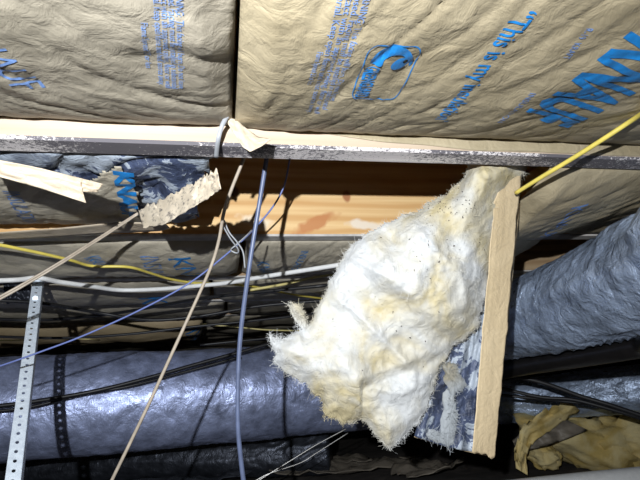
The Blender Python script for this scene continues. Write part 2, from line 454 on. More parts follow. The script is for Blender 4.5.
# left batt: four small lines reading away from the camera, and a shorter one
for i, ((xa, ya), (xb, yb)) in enumerate([((175, -22), (179, 88)), ((167.5, -22), (172, 88)), ((160, -22), (165.5, 87)), ((152, -22), (159, 84))]):
    lettering(left0, WARN[i], at_b(left0, xa, ya), at_b(left0, xb, yb), 0.0062, M['ink_pale'], cell=0.004)
lettering(left0, 'Flame Spread 25 or less', at_b(left0, 140.5, 22), at_b(left0, 146, 67), 0.0058, M['ink_pale'], cell=0.004)
lettering(left0, 'KNAUF', at_b(left0, -64, 14), at_b(left0, 16, 90), 0.030, M['ink_pale'])
for i, ((xa, ya), (xb, yb)) in enumerate([((368, -22), (330, 100)), ((358.5, -22), (322, 108)), ((350, -22), (314, 112)), ((341, -22), (307, 112))]):
    lettering(right0, WARN[i], at_b(right0, xa, ya), at_b(right0, xb, yb), 0.0066, M['ink_pale'], cell=0.004)
lettering(right0, 'Flame Spread 25 or less', at_b(right0, 317, 51), at_b(right0, 307, 84), 0.006, M['ink_pale'], cell=0.004)
lettering(right0, '\u201cThis is my insulation\u201d', at_b(right0, 517, 8), at_b(right0, 432, 122), 0.020, M['ink'], bold=0.012)
lettering(right0, 'KNAUF', at_b(right0, 634, 32), at_b(right0, 521, 116), 0.058, M['ink'], bold=0.042, capv=at_b(right0, 566, 127))
lettering(right0, 'R-19  KRAFT', at_b(right0, 586, 28), at_b(right0, 562, 58), 0.0075, M['ink_pale'], cell=0.004)
lettering(right0, 'INSULATION', at_b(right0, 530, 92), at_b(right0, 497, 122), 0.0075, M['ink_pale'], cell=0.004)

# certification mark: rounded frame, curled swoosh and its word
ga = Vector(at_b(right0, 370, 44)); gb = Vector(at_b(right0, 349.5, 99)); gc = Vector(at_b(right0, 425, 46))
def gmap(a, b):                               # a along the frame away from the camera, b across it
    p = ga+(gb-ga)*a+(gc-ga)*b; return (p.x, p.y)
def rrect(x0, x1, y0, y1, r, n=6):
    out = []
    for cx, cy, s in ((x1-r, y1-r, 0), (x0+r, y1-r, 1), (x0+r, y0+r, 2), (x1-r, y0+r, 3)):
        for i in range(n+1):
            an = (s+i/n)*math.pi/2; out.append((cx+r*math.cos(an), cy+r*math.sin(an)))
    return out
put_shape(right0, 'logo_frame', [rrect(0, 1, 0, 1, 0.17), rrect(0.016, 0.984, 0.02, 0.98, 0.155)], gmap, M['ink'])
def smooth2(pts, n=5):
    q = spline([(x, y, 0) for x, y in pts], n); return [(p.x, p.y) for p in q]
put_shape(right0, 'logo_swoosh', [smooth2([(0.25, 0.12), (0.10, 0.21), (0.02, 0.37), (0.03, 0.65), (0.15, 0.86), (0.30, 0.95)]) +
                                  smooth2([(0.35, 0.91), (0.235, 0.83), (0.15, 0.66), (0.15, 0.48), (0.22, 0.37), (0.33, 0.34), (0.30, 0.13)])], gmap, M['ink'])
put_shape(right0, 'logo_curl', [[(0.285+0.10*math.sin(math.radians(a))-0.03*math.cos(math.radians(a)), 0.70+0.165*math.cos(math.radians(a))) for a in range(0, 360, 15)],
                                [(0.25+0.035*math.sin(math.radians(a)), 0.78+0.045*math.cos(math.radians(a))) for a in range(0, 360, 30)]], gmap, M['ink'])
lettering(right0, 'GREENGUARD', gmap(0.36, 0.09), gmap(0.955, 0.09), (gc-ga).length*0.26, M['ink'], name='logo_word', bold=0.03)

# stapled paper flange of the right batt over the pale face of the nearest joist
fx0 = PZ(300, 140, H).x
def flange(a, b):
    x = fx0+(1.6-fx0)*a
    t = min(1, a*6)
    return Vector((x, D0-JW-0.0012-0.0016*abs(fb(x*14, b*2, 4, 2)), H+0.030-b*(0.006+0.019*t+0.003*fb(x*11, 0, 7, 2))))
V, Fc = grid(flange, 160, 5)
solid(mesh('stapling_flange', V, Fc, M['kraft_right'], right0.root), 0.0005, 0)

# second bay, right: a batt still in place, sagging
xr = P(515, 200, 0.72).x
right1 = Batt(1, xr+0.005, 2.2, 'sagging tan batt at right, under the yellow cord, behind the nearest joist', 0.004, 0.04, 21.0, 0.55, 1.3, 'kraft_right',
              sagx=lambda x: min(0.062, max(0.012, 0.062-(x-0.56)*0.17)), ypk=0.55).build(220, 60, None, False)
bv, bf_ = box_vf(xr+0.22, 2.198, right1.y0, right1.y1, H+0.03, H+0.15)
mesh('glass_wool', bv, bf_, M['wool_yellow'], right1.root, False)
lettering(right1, 'KNAUF', at_b(right1, 572, 208), at_b(right1, 536, 232), 0.03, M['ink_pale'])

# second bay, left: the torn batt
xt = P(224, 190, 0.75).x
tear = [(-20, 140), (-20, 168), (40, 176), (84, 186), (104, 172), (113, 171), (118, 165), (130, 178), (138, 196), (136, 214), (150, 226), (260, 228), (260, 140)]
def torn(c):
    d = c-CAMP; dz = d.dot(Fv); px = 320+FPX*d.dot(Rv)/dz; py = 240-FPX*d.dot(Uv)/dz
    j = 3*fb(px*0.11, py*0.11, 2, 3)
    if inside(tear, px+j, py+j): return False
    return True
left1 = Batt(1, -2.4, xt, 'torn kraft-faced batt at left below the nearest joist, its paper ripped open', 0.006, 0.018, 31.0, 0.2, 0.9, 'kraft_far', ypk=0.42, lift=0.022).build(520, 110, torn, body=False)
# bitumen layer that shows where the paper is ripped off
def liner(a, b):
    x = -2.4+(xt-0.005+2.4)*a; y = left1.y0+(left1.y1-left1.y0-0.05)*b
    return Vector((x, y, left1.z(x, y)+0.004+0.010*fb(x*9, y*9, 4, 3)+0.010*(rdg(x*13+y*9, y*8-x*4, 2)**3)))
V, Fc = grid(liner, 300, 60)
def lin_ok(c):
    d = c-CAMP; px = 320+FPX*d.dot(Rv)/d.dot(Fv); py = 240-FPX*d.dot(Uv)/d.dot(Fv)
    return px < 212-0.25*(py-150)+5*fb(px*0.09, py*0.09, 1, 2)
Fc = [tuple(reversed(f)) for f in Fc if lin_ok(sum((V[i] for i in f), Vector())/4)]
mi = []
for f in Fc:
    c = sum((V[i] for i in f), Vector())/4; d = c-CAMP; px = 320+FPX*d.dot(Rv)/d.dot(Fv); py = 240-FPX*d.dot(Uv)/d.dot(Fv)
    mi.append(1 if px < 112+6*fb(py*0.2, px*0.1, 0, 2) and py < 170+12*fb(px*0.05, 0, 1, 2) else 0)
solid(mesh('bitumen_layer', V, Fc, None, left1.root, mats=[M['asphalt'], M['asphalt_light']], midx=mi), 0.001, -1)
lettering(left1, 'KNAUF', at_b(left1, 114, 170), at_b(left1, 124, 216), 0.024, M['ink'], bold=0.06)
lettering(left1, 'INSULATION', at_b(left1, 2, 190), at_b(left1, 26, 222), 0.022, M['ink_pale'])
bv, bf_ = box_vf(-2.4, P(150, 170, 0.7).x, left1.y0, left1.y1, H+0.035, H+0.15)
mesh('glass_wool', bv, bf_, M['wool_yellow'], left1.root, False)

def flap(name, outline, Yf, m_, parent=None, nu=40, nv=18, amp=0.004, seed=0.0, thick=0.0006, jag=0.0, xj=0.0):
    """torn paper: outline = (top edge points, bottom edge points) in order, Yf(px, py) gives the distance"""
    top, bot = outline
    def lerpl(pts, t):
        s = t*(len(pts)-1); i = min(int(s), len(pts)-2); f = s-i
        return (pts[i][0]*(1-f)+pts[i+1][0]*f, pts[i][1]*(1-f)+pts[i+1][1]*f)
    def fn(a, b):
        (x0, y0), (x1, y1) = lerpl(top, a), lerpl(bot, a)
        if jag: y0 += jag*fb(a*22, 0, seed, 3); y1 += 0.35*jag*fb(a*17, 4, seed, 3)
        px, py = x0*(1-b)+x1*b, y0*(1-b)+y1*b
        if xj: px += xj*(a-0.4)*2*fb(py*0.035, 1, seed, 3); py += 3*xj*max(0, b-0.97)*33*fb(a*5, 2, seed, 3)*0.6
        return P(px, py, Yf(px, py)+amp*fb(a*6, b*3, seed, 3))
    V, Fc = grid(fn, nu, nv)
    return solid(mesh(name, V, Fc, m_, parent), thick, 0)
flap('torn_flap', ([(-30, 153), (0, 160), (40, 168), (78, 177.5), (82, 178.5), (103, 184)], [(-30, 169), (0, 177), (40, 188), (86, 203), (82, 192), (97, 192)]),
     lambda x, y: Yu(x, 158+0.24*x, 0.026)-0.010-0.0003*max(0, x)+0.0006*(y-158-0.24*x), M['kraft_pale'], left1.root, 60, 14, 0.004, 3.0)
flap('torn_flap', ([(138, 210), (160, 200), (185, 187), (204, 177), (217, 168)], [(143, 228), (166, 224), (185, 212), (205, 200), (221, 189)]),
     lambda x, y: Yu(x, 210-0.53*(x-138), 0.026)-0.008-0.0008*(x-140)+0.0004*(y-210+0.53*(x-138)), M['kraft_scuffed'], left1.root, 70, 18, 0.006, 5.0, jag=5.0)
# paper lip along the second joist at the torn end
flap('paper_lip', ([(-10, 233), (60, 228), (120, 222), (160, 223), (166, 224)], [(-10, 241), (60, 237), (120, 233), (160, 231), (170, 228)]),
     lambda x, y: Yu(x, y, 0.02), M['kraft_pale'], left1.root, 50, 5, 0.003, 8.0)

# farther bays
def bay_batts(k, splits, labels, sags, seed, mats_, nx=150, ny=26, edge=0.004):
    out = []
    for i in range(len(splits)-1):
        out.append(Batt(k, splits[i]+0.006, splits[i+1]-0.006, labels[i], edge, sags[i], seed+i*5.7, 0.4, 1.3, mats_[i], lift=0.012).build(nx, ny))
    return out
yb = lambda k: far_edge(k)+0.18
sx2 = P(241, 262, yb(2)).x
b2 = bay_batts(2, [-2.6, sx2, P(505, 250, 1.2).x], ['dim kraft-faced batt behind the second joist, left of the slate blue cable', 'dim kraft-faced batt behind the second joist, right of the slate blue cable'], [0.03, 0.03], 41, ['kraft_far', 'kraft_far'], 260, 40)
lettering(b2[0], 'KNAUF', at_b(b2[0], 168, 256), at_b(b2[0], 196, 276), 0.05, M['ink'])
lettering(b2[0], 'KNAUF', at_b(b2[0], 84, 254), at_b(b2[0], 96, 266), 0.035, M['ink'])
lettering(b2[0], 'INSULATION', at_b(b2[0], 140, 250), at_b(b2[0], 156, 276), 0.04, M['ink_pale'])
lettering(b2[1], 'KNAUF', at_b(b2[1], 256, 257), at_b(b2[1], 262, 272), 0.03, M['ink'])
lettering(b2[1], 'INSULATION', at_b(b2[1], 301, 244), at_b(b2[1], 289, 270), 0.018, M['ink'])
sx3 = P(212, 300, yb(3)).x
b3 = bay_batts(3, [-3.0, sx3, 3.0], ['dark kraft-faced batt in the fourth bay, at left behind the white cable', 'dark kraft-faced batt in the fourth bay, at right behind the white cable'], [0.035, 0.03], 61, ['kraft_far', 'kraft_far'], 200, 30)
lettering(b3[0], 'KNAUF', at_b(b3[0], 138, 293), at_b(b3[0], 160, 310), 0.09, M['ink'])
sx4 = P(226, 318, yb(4)).x
b4 = bay_batts(4, [-3.2, sx4, 3.4], ['dark kraft-faced batt in the fifth bay, left half', 'dark kraft-faced batt in the fifth bay, right half'], [0.035, 0.02], 71, ['kraft_far', 'kraft_far'], 160, 24)
sx5 = P(205, 335, yb(5)).x
b5 = bay_batts(5, [-3.3, sx5, 3.6], ['brown sagging batt hanging just above the silver duct, left half', 'dark kraft-faced batt in the sixth bay, right half'], [0.085, 0.03], 81, ['kraft_strip', 'kraft_far'], 160, 24)
kx = P(186, 328, yb(5)).x
lettering(b5[0], 'KNAUF', (kx, b5[0].y0+0.05), (kx+0.03, b5[0].y0+0.27), 0.08, M['ink'])
for k in range(6, NJ):
    bay_batts(k, [XL+0.05, XR-0.05], ['dark kraft-faced batt filling the %s bay, far back' % ords[k+1]], [0.03], 90+k, ['kraft_far'], 120, 16)

# ------------------------------------------------------------ torn paper corner at the seam, and the grey strap over the joist
o = flap('torn_paper_corner', ([(228, 118), (236, 119), (246, 128), (258, 137), (272, 139)], [(228, 124), (235, 135), (243, 147), (250, 152), (262, 146)]),
         lambda x, y: 0.555-0.0006*(y-118), M['kraft_pale'], None, 26, 12, 0.003, 12.0)
tag(o, 'torn pale paper corner curling down at the seam between the top batts', 'paper')
def ribbon(name, pts, half, m_, label, cat, thick=0.001, seg=8):
    path = spline([P(*p) for p in pts], seg); V = []; Fc = []
    for i, p in enumerate(path):
        t = (path[min(i+1, len(path)-1)]-path[max(i-1, 0)]).normalized(); s = t.cross((p-CAMP).normalized()).normalized()
        V += [p-s*half, p+s*half]
    for i in range(len(path)-1): Fc.append((2*i, 2*i+1, 2*i+3, 2*i+2))
    return tag(solid(mesh(name, V, Fc, m_), thick, 0), label, cat)
ribbon('plastic_strap', [(227, 116, 0.545), (222, 126, 0.556), (218, 140, 0.563), (216, 158, 0.595)], 0.0028, M['grey_cord'], 'short grey plastic strap crossing the nearest joist at the batt seam', 'strap')

# ------------------------------------------------------------ the pulled-down glass wool batt
OUT = [(528, 150), (470, 150), (462, 178), (445, 193), (428, 202), (415, 211), (400, 214), (385, 224), (368, 232), (352, 243), (342, 255), (333, 272), (325, 290), (318, 303),
       (310, 322), (302, 330), (296, 318), (291, 306), (294, 302), (290, 300), (294, 315), (299, 329), (292, 333), (286, 336), (277, 341), (268, 333), (271, 345), (274, 354), (273, 363), (282, 371), (293, 378), (302, 383),
       (308, 389), (316, 396), (322, 405), (324, 416), (334, 420), (341, 426), (352, 423), (359, 420), (366, 424), (374, 436), (383, 447), (389, 452), (396, 446), (408, 434), (420, 424), (427, 412),
       (432, 396), (438, 378), (441, 366), (450, 355), (456, 345), (466, 338), (478, 328), (486, 300), (493, 260), (498, 225), (504, 200), (514, 185), (526, 172)]
hb = empty('hanging_insulation_batt', P(505, 160, 0.70))
tag(hb, 'large yellow-white glass wool batt pulled down and hanging from the open bay', 'insulation')
def ybase(px, py): return 0.665+0.00042*(py-165)+0.00016*(500-px)
STEP = 1.7
gx = np.arange(255, 540, STEP); gy = np.arange(146, 462, STEP)
pa = np.array(OUT, float); pb = np.roll(pa, -1, 0); dd = pb-pa; l2 = (dd**2).sum(1)
def edist(x, y):
    t = np.clip(((x-pa[:, 0])*dd[:, 0]+(y-pa[:, 1])*dd[:, 1])/l2, 0, 1)
    return float(np.sqrt(((pa[:, 0]+t*dd[:, 0]-x)**2+(pa[:, 1]+t*dd[:, 1]-y)**2).min()))
vid = {}; V = []; Fc = []; front = []
keep = {}
for j, y in enumerate(gy):
    for i, x in enumerate(gx):
        jx = x+2.2*fb(x*0.09, y*0.09, 1, 3); jy = y+2.2*fb(x*0.09, y*0.09, 8, 3)
        if inside(OUT, jx, jy): keep[(i, j)] = edist(jx, jy)
def hgt(x, y, d):
    pr = 1-math.exp(-d/16.0)
    big = 0.030*fb(x*0.013, y*0.013, 3, 2)
    q = (x*0.75+y*0.66); r_ = (-x*0.66+y*0.75)           # layers run down to the left
    lay = 0.018*(rdg(q*0.006+0.3*fb(x*.01, y*.01, 2, 2), r_*0.020, 4)**2)
    small = 0.006*fb(x*0.05, y*0.05, 6, 4)+0.0012*fb(x*0.2, y*0.2, 9, 2)
    # a flap of cleaner wool at the lower tip lies further back
    lower = 0.02*max(0, min(1, (y-(372+(x-380)*-0.35))/10)) if 362 < x < 450 and y > 350 else 0
    return pr*(0.040+big+lay)+small*min(1, d/6)-lower*pr
for (i, j), d in keep.items():
    x, y = gx[i], gy[j]
    vid[(i, j, 0)] = len(V); V.append(P(x, y, ybase(x, y)-hgt(x, y, d)))
for (i, j), d in keep.items():
    x, y = gx[i], gy[j]
    vid[(i, j, 1)] = len(V); V.append(P(x, y, ybase(x, y)+0.020*(1-math.exp(-d/6.0))))
edges = {}
for (i, j) in keep:
    if all((a, b) in keep for a, b in ((i+1, j), (i, j+1), (i+1, j+1))):
        q = [(i, j), (i+1, j), (i+1, j+1), (i, j+1)]
        Fc.append(tuple(vid[(*c, 0)] for c in reversed(q))); Fc.append(tuple(vid[(*c, 1)] for c in q))
        for a, b in zip(q, q[1:]+q[:1]):
            if (b, a) in edges: del edges[(b, a)]
            else: edges[(a, b)] = 1
for (a, b) in edges:
    Fc.append((vid[(*a, 0)], vid[(*b, 0)], vid[(*b, 1)], vid[(*a, 1)]))
wool = mesh('wool_body', V, Fc, M['wool'], hb)
# loose fibres standing off the torn surface and its edge
FV = []; FF = []
keys = list(keep.items())
rim = [k for k in keys if k[1] < 3.2]
for n_ in range(5200):
    (i, j), d = random.choice(rim) if n_ < 2600 else random.choice(keys)
    x, y = gx[i], gy[j]
    if y < 172: continue
    b0 = V[vid[(i, j, 0)]]
    dirv = Vector((random.gauss(0, 1), random.gauss(-0.35, 0.6), random.gauss(-0.2, 0.9))).normalized()
    L = random.uniform(0.002, 0.008) if n_ < 2600 else random.uniform(0.003, 0.009)
    bend = Vector((random.gauss(0, 1), random.gauss(0, 1), random.gauss(0, 1)))*L*0.5
    s = dirv.cross(b0-CAMP).normalized()*random.uniform(0.00012, 0.00028)
    k = len(FV)
    for t in (0, 0.5, 1):
        c = b0+dirv*L*t+bend*t*t-dirv*0.001
        FV += [c-s*(1-0.6*t), c+s*(1-0.6*t)]
    FF += [(k, k+1, k+3, k+2), (k+2, k+3, k+5, k+4)]
tag(mesh('loose_fibres', FV, FF, M['wool'], hb), kind='stuff')
# dirt caught in the wool
DV = []; DF = []
spots = [(446, 208, 9, 40), (452, 204, 18, 26), (430, 250, 30, 26), (480, 235, 12, 12), (425, 225, 5, 6), (400, 330, 50, 14)]
for cx, cy, sp_, cnt in spots:
    for _ in range(cnt):
        i = int(round((random.gauss(cx, sp_)-gx[0])/STEP)); j = int(round((random.gauss(cy, sp_*0.55)-gy[0])/STEP))
        if (i, j) not in keep: continue
        c = V[vid[(i, j, 0)]]-Vector((0, 0.0006, 0)); r = random.uniform(0.0008, 0.0024); k = len(DV)
        for _q in range(4): DV.append(c+Vector((random.gauss(0, 1), random.gauss(0, 0.5), random.gauss(0, 1))).normalized()*r)
        DF += [(k, k+1, k+2), (k, k+2, k+3), (k, k+3, k+1), (k+1, k+3, k+2)]
tag(mesh('dirt_specks', DV, DF, M['soil'], hb, False), kind='stuff')
# black bitumen side of its facing, seen beside the wool
flap('bitumen_side', ([(438, 360), (452, 345), (468, 318), (480, 292), (494, 235), (506, 188)], [(414, 436), (428, 441), (444, 446), (460, 450), (476, 452), (486, 453)]),
     lambda x, y: ybase(x, y)+0.026+0.0002*(x-440), M['asphalt'], hb, 60, 60, 0.012, 14.0)
# tufts of wool still glued to it
def tuft(cx, cy, rx, ry, rot, h, seed, name='wool_tuft', yoff=0.012, m_='wool'):
    def fn(a, b):
        r = a; an = b*2*math.pi
        rr = r*(1+0.55*fb(math.cos(an)*1.5, math.sin(an)*1.5, seed, 3))
        u, v = rx*rr*math.cos(an), ry*rr*math.sin(an)
        x = cx+u*math.cos(rot)-v*math.sin(rot); y = cy+u*math.sin(rot)+v*math.cos(rot)
        return P(x, y, ybase(x, y)+yoff-h*(1-r*r)*(1+0.6*fb(x*0.09, y*0.09, seed, 3))+0.018*(r > 0.97))
    V, Fc = grid(fn, 12, 36)
    o = mesh(name, V, Fc, M[m_], hb)
    fv = []; ff = []
    for _ in range(420):                       # its own loose fibres
        b0 = random.choice(V[37*5:]); dv = Vector((random.gauss(0, 1), random.gauss(-0.3, 0.4), random.gauss(0, 1))).normalized()
        L = random.uniform(0.003, 0.010); s_ = dv.cross(b0-CAMP).normalized()*0.00022; k = len(fv)
        bd = Vector((random.gauss(0, 1), random.gauss(0, 1), random.gauss(0, 1)))*L*0.5
        for t in (0, 0.5, 1):
            c = b0+dv*L*t+bd*t*t-Vector((0, 0.001, 0)); fv += [c-s_, c+s_]
        ff += [(k, k+1, k+3, k+2), (k+2, k+3, k+5, k+4)]
    tag(mesh('loose_fibres', fv, ff, M[m_], o), kind='stuff')
    return o
tuft(452, 378, 20, 9, 1.25, 0.010, 3.1, yoff=0.022, m_='wool_grey')
tuft(450, 414, 32, 8, 1.65, 0.007, 4.7, yoff=0.024, m_='wool_grey')
tuft(436, 437, 16, 5, 0.3, 0.005, 6.2, yoff=0.024, m_='wool_grey')
# the outer kraft strip folded round the edge
flap('kraft_facing', ([(494, 202), (499, 190), (506, 180), (512, 173), (517, 168), (522, 165)], [(472, 452), (477, 453), (482, 455), (487, 454), (491, 459), (495, 457)]),
     lambda x, y: ybase(x, y)-0.012+0.0006*(x-(512-(y-180)*0.09))+0.010*math.sin((y-170)/60), M['kraft_strip'], hb, 18, 90, 0.0007, 17.0, xj=1.3)
flap('kraft_back', ([(446, 366), (466, 330), (482, 292), (500, 220), (516, 180), (524, 168)], [(414, 437), (430, 442), (448, 447), (464, 451), (482, 455), (494, 457)]),
     lambda x, y: ybase(x, y)+0.045, M['kraft_strip'], hb, 30, 40, 0.003, 18.0)
# the peeled ear and wisp at its left edge
tuft(299, 317, 19, 5, 1.1, 0.006, 8.2, 'wool_wisp', 0.0)
tuft(281, 346, 15, 6, 0.75, 0.008, 9.3, 'wool_wisp', 0.0)

# ------------------------------------------------------------ ducts
def duct(name, pts, r, m_, label, seed, wr=0.006, collars=()):
    root = empty(name, pts[0]); tag(root, label, 'duct')
    path = spline(pts, 40)
    Nn = len(path); V = []; Fc = []; n = 72
    up = Vector((0, 0, 1))
    L = sum((path[i+1]-path[i]).length for i in range(Nn-1))
    s = 0
    for i, p in enumerate(path):
        t = (path[min(i+1, Nn-1)]-path[max(i-1, 0)]).normalized(); a = t.cross(up).normalized(); b = a.cross(t)
        if i: s += (p-path[i-1]).length
        for k in range(n):
            an = 2*math.pi*k/n; cx, cy = math.cos(an), math.sin(an)
            rr = r+wr*0.9*fb(s*3+seed, cx*1.2, cy*1.2, 3)
            rr += wr*0.8*(rdg(s*14+cx*2, cx*2.2+seed, cy*2.2)**3)*(0.4+0.6*max(0, fb(s*2, cx, cy+seed, 2)+0.4))
            rr += wr*0.15*fb(s*40, cx*8, cy*8+seed, 2)
            for cpos in collars:
                rr -= 0.014*math.exp(-((s-cpos*L)/0.018)**2)
            V.append(p+(a*cx+b*cy)*rr)
    for i in range(Nn-1):
        for k in range(n):
            k2 = (k+1) % n; Fc.append((i*n+k, i*n+k2, (i+1)*n+k2, (i+1)*n+k))
    Fc.append(tuple(range(n))[::-1]); Fc.append(tuple((Nn-1)*n+k for k in range(n)))
    mesh('foil_jacket', V, Fc, m_, root)
    for cpos in collars:
        i = int(cpos*(Nn-1)); c = path[i]; t = (path[i+1]-path[i-1]).normalized(); a = t.cross(up).normalized(); b = a.cross(t)
        def band(u, v):
            an = 2*math.pi*u
            return c+t*(v-0.5)*0.045+(a*math.cos(an)+b*math.sin(an))*(r+0.004)
        V2, F2 = grid(band, 48, 2); solid(mesh('strap_band', V2, F2, M['black'], root), 0.0015, 0)
        # its tail up to the joist above
        top = Vector((c.x, c.y, H+0.002)); V3, F3 = box_vf(c.x-0.022, c.x+0.022, c.y-0.0015, c.y+0.0015, c.z+r, top.z)
        mesh('strap_tail', V3, F3, M['black'], root, False)
    return root
duct('flexible_duct', [P(-330, 428, 1.62), P(-120, 421, 1.72), P(0, 410, 1.80), P(120, 401, 1.84), P(240, 394, 1.88), P(350, 386, 1.93), P(400, 381, 1.96)], 0.163, M['foil'],
     'long silver-blue foil flexible duct running across the lower left', 1.0)
duct('flexible_duct', [P(430, 347, 1.70), P(512, 321, 1.20), P(575, 301, 0.96), P(640, 277, 0.765), P(700, 254, 0.63), P(780, 222, 0.52), P(780, 222, 0.52)+Vector((0.7, -0.30, 0.0))], 0.100, M['foil_pale'],
     'pale wrinkled foil flexible duct slanting up to the right edge', 5.0, 0.010)
duct('flexible_duct', [P(492, 403, 2.0), P(540, 398, 1.9), P(640, 388, 1.65), P(760, 372, 1.4)], 0.085, M['foil_pale'],
     'dim foil duct in shadow behind the fallen yellow wool at right', 9.0, 0.01)
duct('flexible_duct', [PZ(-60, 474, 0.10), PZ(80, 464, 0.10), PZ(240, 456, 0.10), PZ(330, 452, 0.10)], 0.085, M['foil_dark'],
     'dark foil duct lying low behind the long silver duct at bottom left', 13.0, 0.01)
V, Fc = tube_vf(spline([P(475, 379, 1.55), P(512, 368, 1.30), P(575, 357, 1.05), P(640, 345, 0.86), P(740, 326, 0.66), P(740, 326, 0.66)+Vector((0.8, -0.45, 0.0))], 12), 0.026, 24)
tag(mesh('drain_pipe', V, Fc, M['abs']), 'black drain pipe running under the pale foil duct at right', 'pipe')

# ------------------------------------------------------------ cables and wires
cable('cable', [(268, 146, 0.655), (266, 162, 0.66), (258, 212, 0.68), (250, 262, 0.70), (241, 330, 0.73), (238, 380, 0.745), (238, 425, 0.755), (241, 460, 0.765), (246, 500, 0.775)], 0.0036, M['slate'],
      'thick slate blue cable hanging straight down left of the wool batt', 'cable')
cable('cable', [(250, 140, 0.66), (242, 163, 0.67), (232, 188, 0.69), (224, 212, 0.71), (219, 240, 0.74), (212, 264, 0.76), (201, 290, 0.78), (180, 336, 0.80), (146, 410, 0.83), (112, 480, 0.86), (100, 505, 0.87)], 0.0027, M['tan_cord'],
      'tan cord dropping diagonally from the nearest joist to the bottom edge', 'cable')
for dx, dy in ((0, 0), (0.0, 2.6)):
    cable('cable', [(-25, 309+dy, 0.86), (12, 290+dy, 0.86), (60, 262+dy*0.9, 0.87), (100, 237+dy*0.8, 0.84), (138, 213+dy*0.4, 0.80)], 0.0019, M['tan_cord'],
          ('upper' if dy == 0 else 'lower')+' of two paired grey-brown wires rising from the left edge to the torn flap', 'wire')
cable('cable', [(x, y, Yu(x, y, 0.036)) for x, y in ((-25, 241), (0, 245), (35, 252), (70, 260), (92, 266), (128, 267), (150, 273), (170, 279), (196, 283), (226, 284), (256, 287), (290, 294), (325, 299))], 0.0033, M['yellow'],
      'thin yellow cable running across under the left batts', 'cable')
cable('cable', [(x, y, Yu(x, y, 0.044)) for x, y in ((-25, 281), (15, 280), (38, 278), (60, 282), (90, 286), (120, 290), (160, 289), (195, 286), (226, 283), (262, 277), (300, 271), (345, 264))], 0.0058, M['white_pvc'],
      'white cable strung along under the third joist', 'cable')
cable('cable', [(-25, 373, 1.0), (0, 366, 1.0), (40, 352, 0.99), (85, 335, 0.98), (140, 310, 0.96), (188, 284, 0.93), (222, 258, 0.90), (250, 233, 0.87), (272, 208, 0.84), (284, 186, 0.82), (290, 158, 0.80)], 0.0017, M['blue_wire'],
      'thin blue wire crossing diagonally from lower left to the open bay', 'wire')
cable('cable', [(840, -10, Yu(840, -10, 0.05)), (740, 50, Yu(740, 50, 0.05)), (690, 82, min(0.40, Yu(690, 82, 0.045))), (640, 115, 0.45), (605, 138, 0.50), (570, 160, 0.55), (540, 178, 0.60), (516, 193, 0.655)], 0.0034, M['yellow'],
      'bright yellow cord stretching from the hanging batt to the right edge', 'cord')
cable('cable', [(250, 290, 1.35), (285, 284, 1.36), (310, 278, 1.37), (340, 274, 1.38)], 0.004, M['yellow_pale'], 'pale yellow cable just under the white cable beside the wool batt', 'cable')
cable('cable', [(200, 324, 1.9), (236, 327, 1.9), (270, 330, 1.9), (320, 331, 1.92)], 0.003, M['yellow_pale'], 'short pale yellow wire left of the wool batt tip', 'wire')
cable('cable', [(-20, 341, 1.9), (20, 340, 1.9), (60, 338, 1.9), (100, 340, 1.92)], 0.0025, M['yellow_pale'], 'faint yellow wire at the left edge above the silver duct', 'wire')
# the small tangle beside the tan cord
cable('cable', [(222, 224, 0.73), (230, 238, 0.75), (238, 249, 0.77), (237, 253, 0.78), (231, 250, 0.78), (236, 245, 0.77), (246, 236, 0.78), (252, 230, 0.80)], 0.0013, M['grey_cord'], 'thin grey wire curling into a knot beside the tan cord', 'wire')
cable('cable', [(224, 220, 0.74), (229, 232, 0.75), (237, 242, 0.76), (243, 252, 0.77), (245, 268, 0.78)], 0.0013, M['grey_cord'], 'thin grey wire hanging from the knot to the slate cable', 'wire')
cable('cable', [(346, 429, 1.5), (316, 445, 1.5), (290, 461, 1.5), (256, 482, 1.5)], 0.0013, M['steel_wire'], 'upper of two thin pale wires slanting under the wool batt', 'wire')
cable('cable', [(348, 433, 1.5), (318, 452, 1.5), (300, 463, 1.5), (268, 474, 1.5), (250, 484, 1.5)], 0.0011, M['steel_wire'], 'lower of two thin pale wires slanting under the wool batt', 'wire')
# black cables strung under the joists further back
blk = [
    ([(-20, 300, 1.55), (40, 303, 1.55), (100, 313, 1.55), (150, 320, 1.55), (200, 316, 1.55), (260, 306, 1.55), (330, 300, 1.55)], 0.005, 'black cable sagging under the fourth bay at left'),
    ([(-20, 318, 1.75), (40, 320, 1.75), (110, 314, 1.75), (180, 302, 1.75), (220, 296, 1.75), (330, 285, 1.75)], 0.005, 'black cable rising to the right under the fourth joist'),
    ([(-20, 336, 1.68), (60, 338, 1.68), (130, 334, 1.68), (190, 327, 1.68), (250, 321, 1.68), (330, 312, 1.68)], 0.0045, 'black cable just above the brown sagging batt'),
    ([(-20, 408, 1.56), (30, 402, 1.58), (90, 392, 1.60), (140, 380, 1.63), (190, 366, 1.66), (240, 352, 1.68), (300, 335, 1.7)], 0.006, 'thick black cable lying over the long silver duct'),
    ([(-20, 413, 1.57), (30, 407, 1.59), (80, 395, 1.61), (130, 386, 1.63), (185, 372, 1.67), (240, 357, 1.69)], 0.004, 'thin black cable lying over the long silver duct'),
    ([(200, 345, 1.72), (250, 340, 1.72), (330, 333, 1.72)], 0.004, 'black cable along the top of the duct near the wool tip'),
    ([(500, 374, 1.5), (540, 382, 1.45), (580, 396, 1.4), (610, 405, 1.36), (660, 422, 1.3)], 0.007, 'upper black cable crossing in front of the fallen yellow wool'),
    ([(500, 388, 1.52), (540, 397, 1.47), (575, 400, 1.42), (620, 412, 1.36), (660, 424, 1.32)], 0.006, 'lower black cable crossing in front of the fallen yellow wool'),
    ([(500, 395, 1.54), (530, 398, 1.5), (560, 401, 1.47), (590, 404, 1.43)], 0.005, 'short black cable beside the crossing black cables at right'),
]
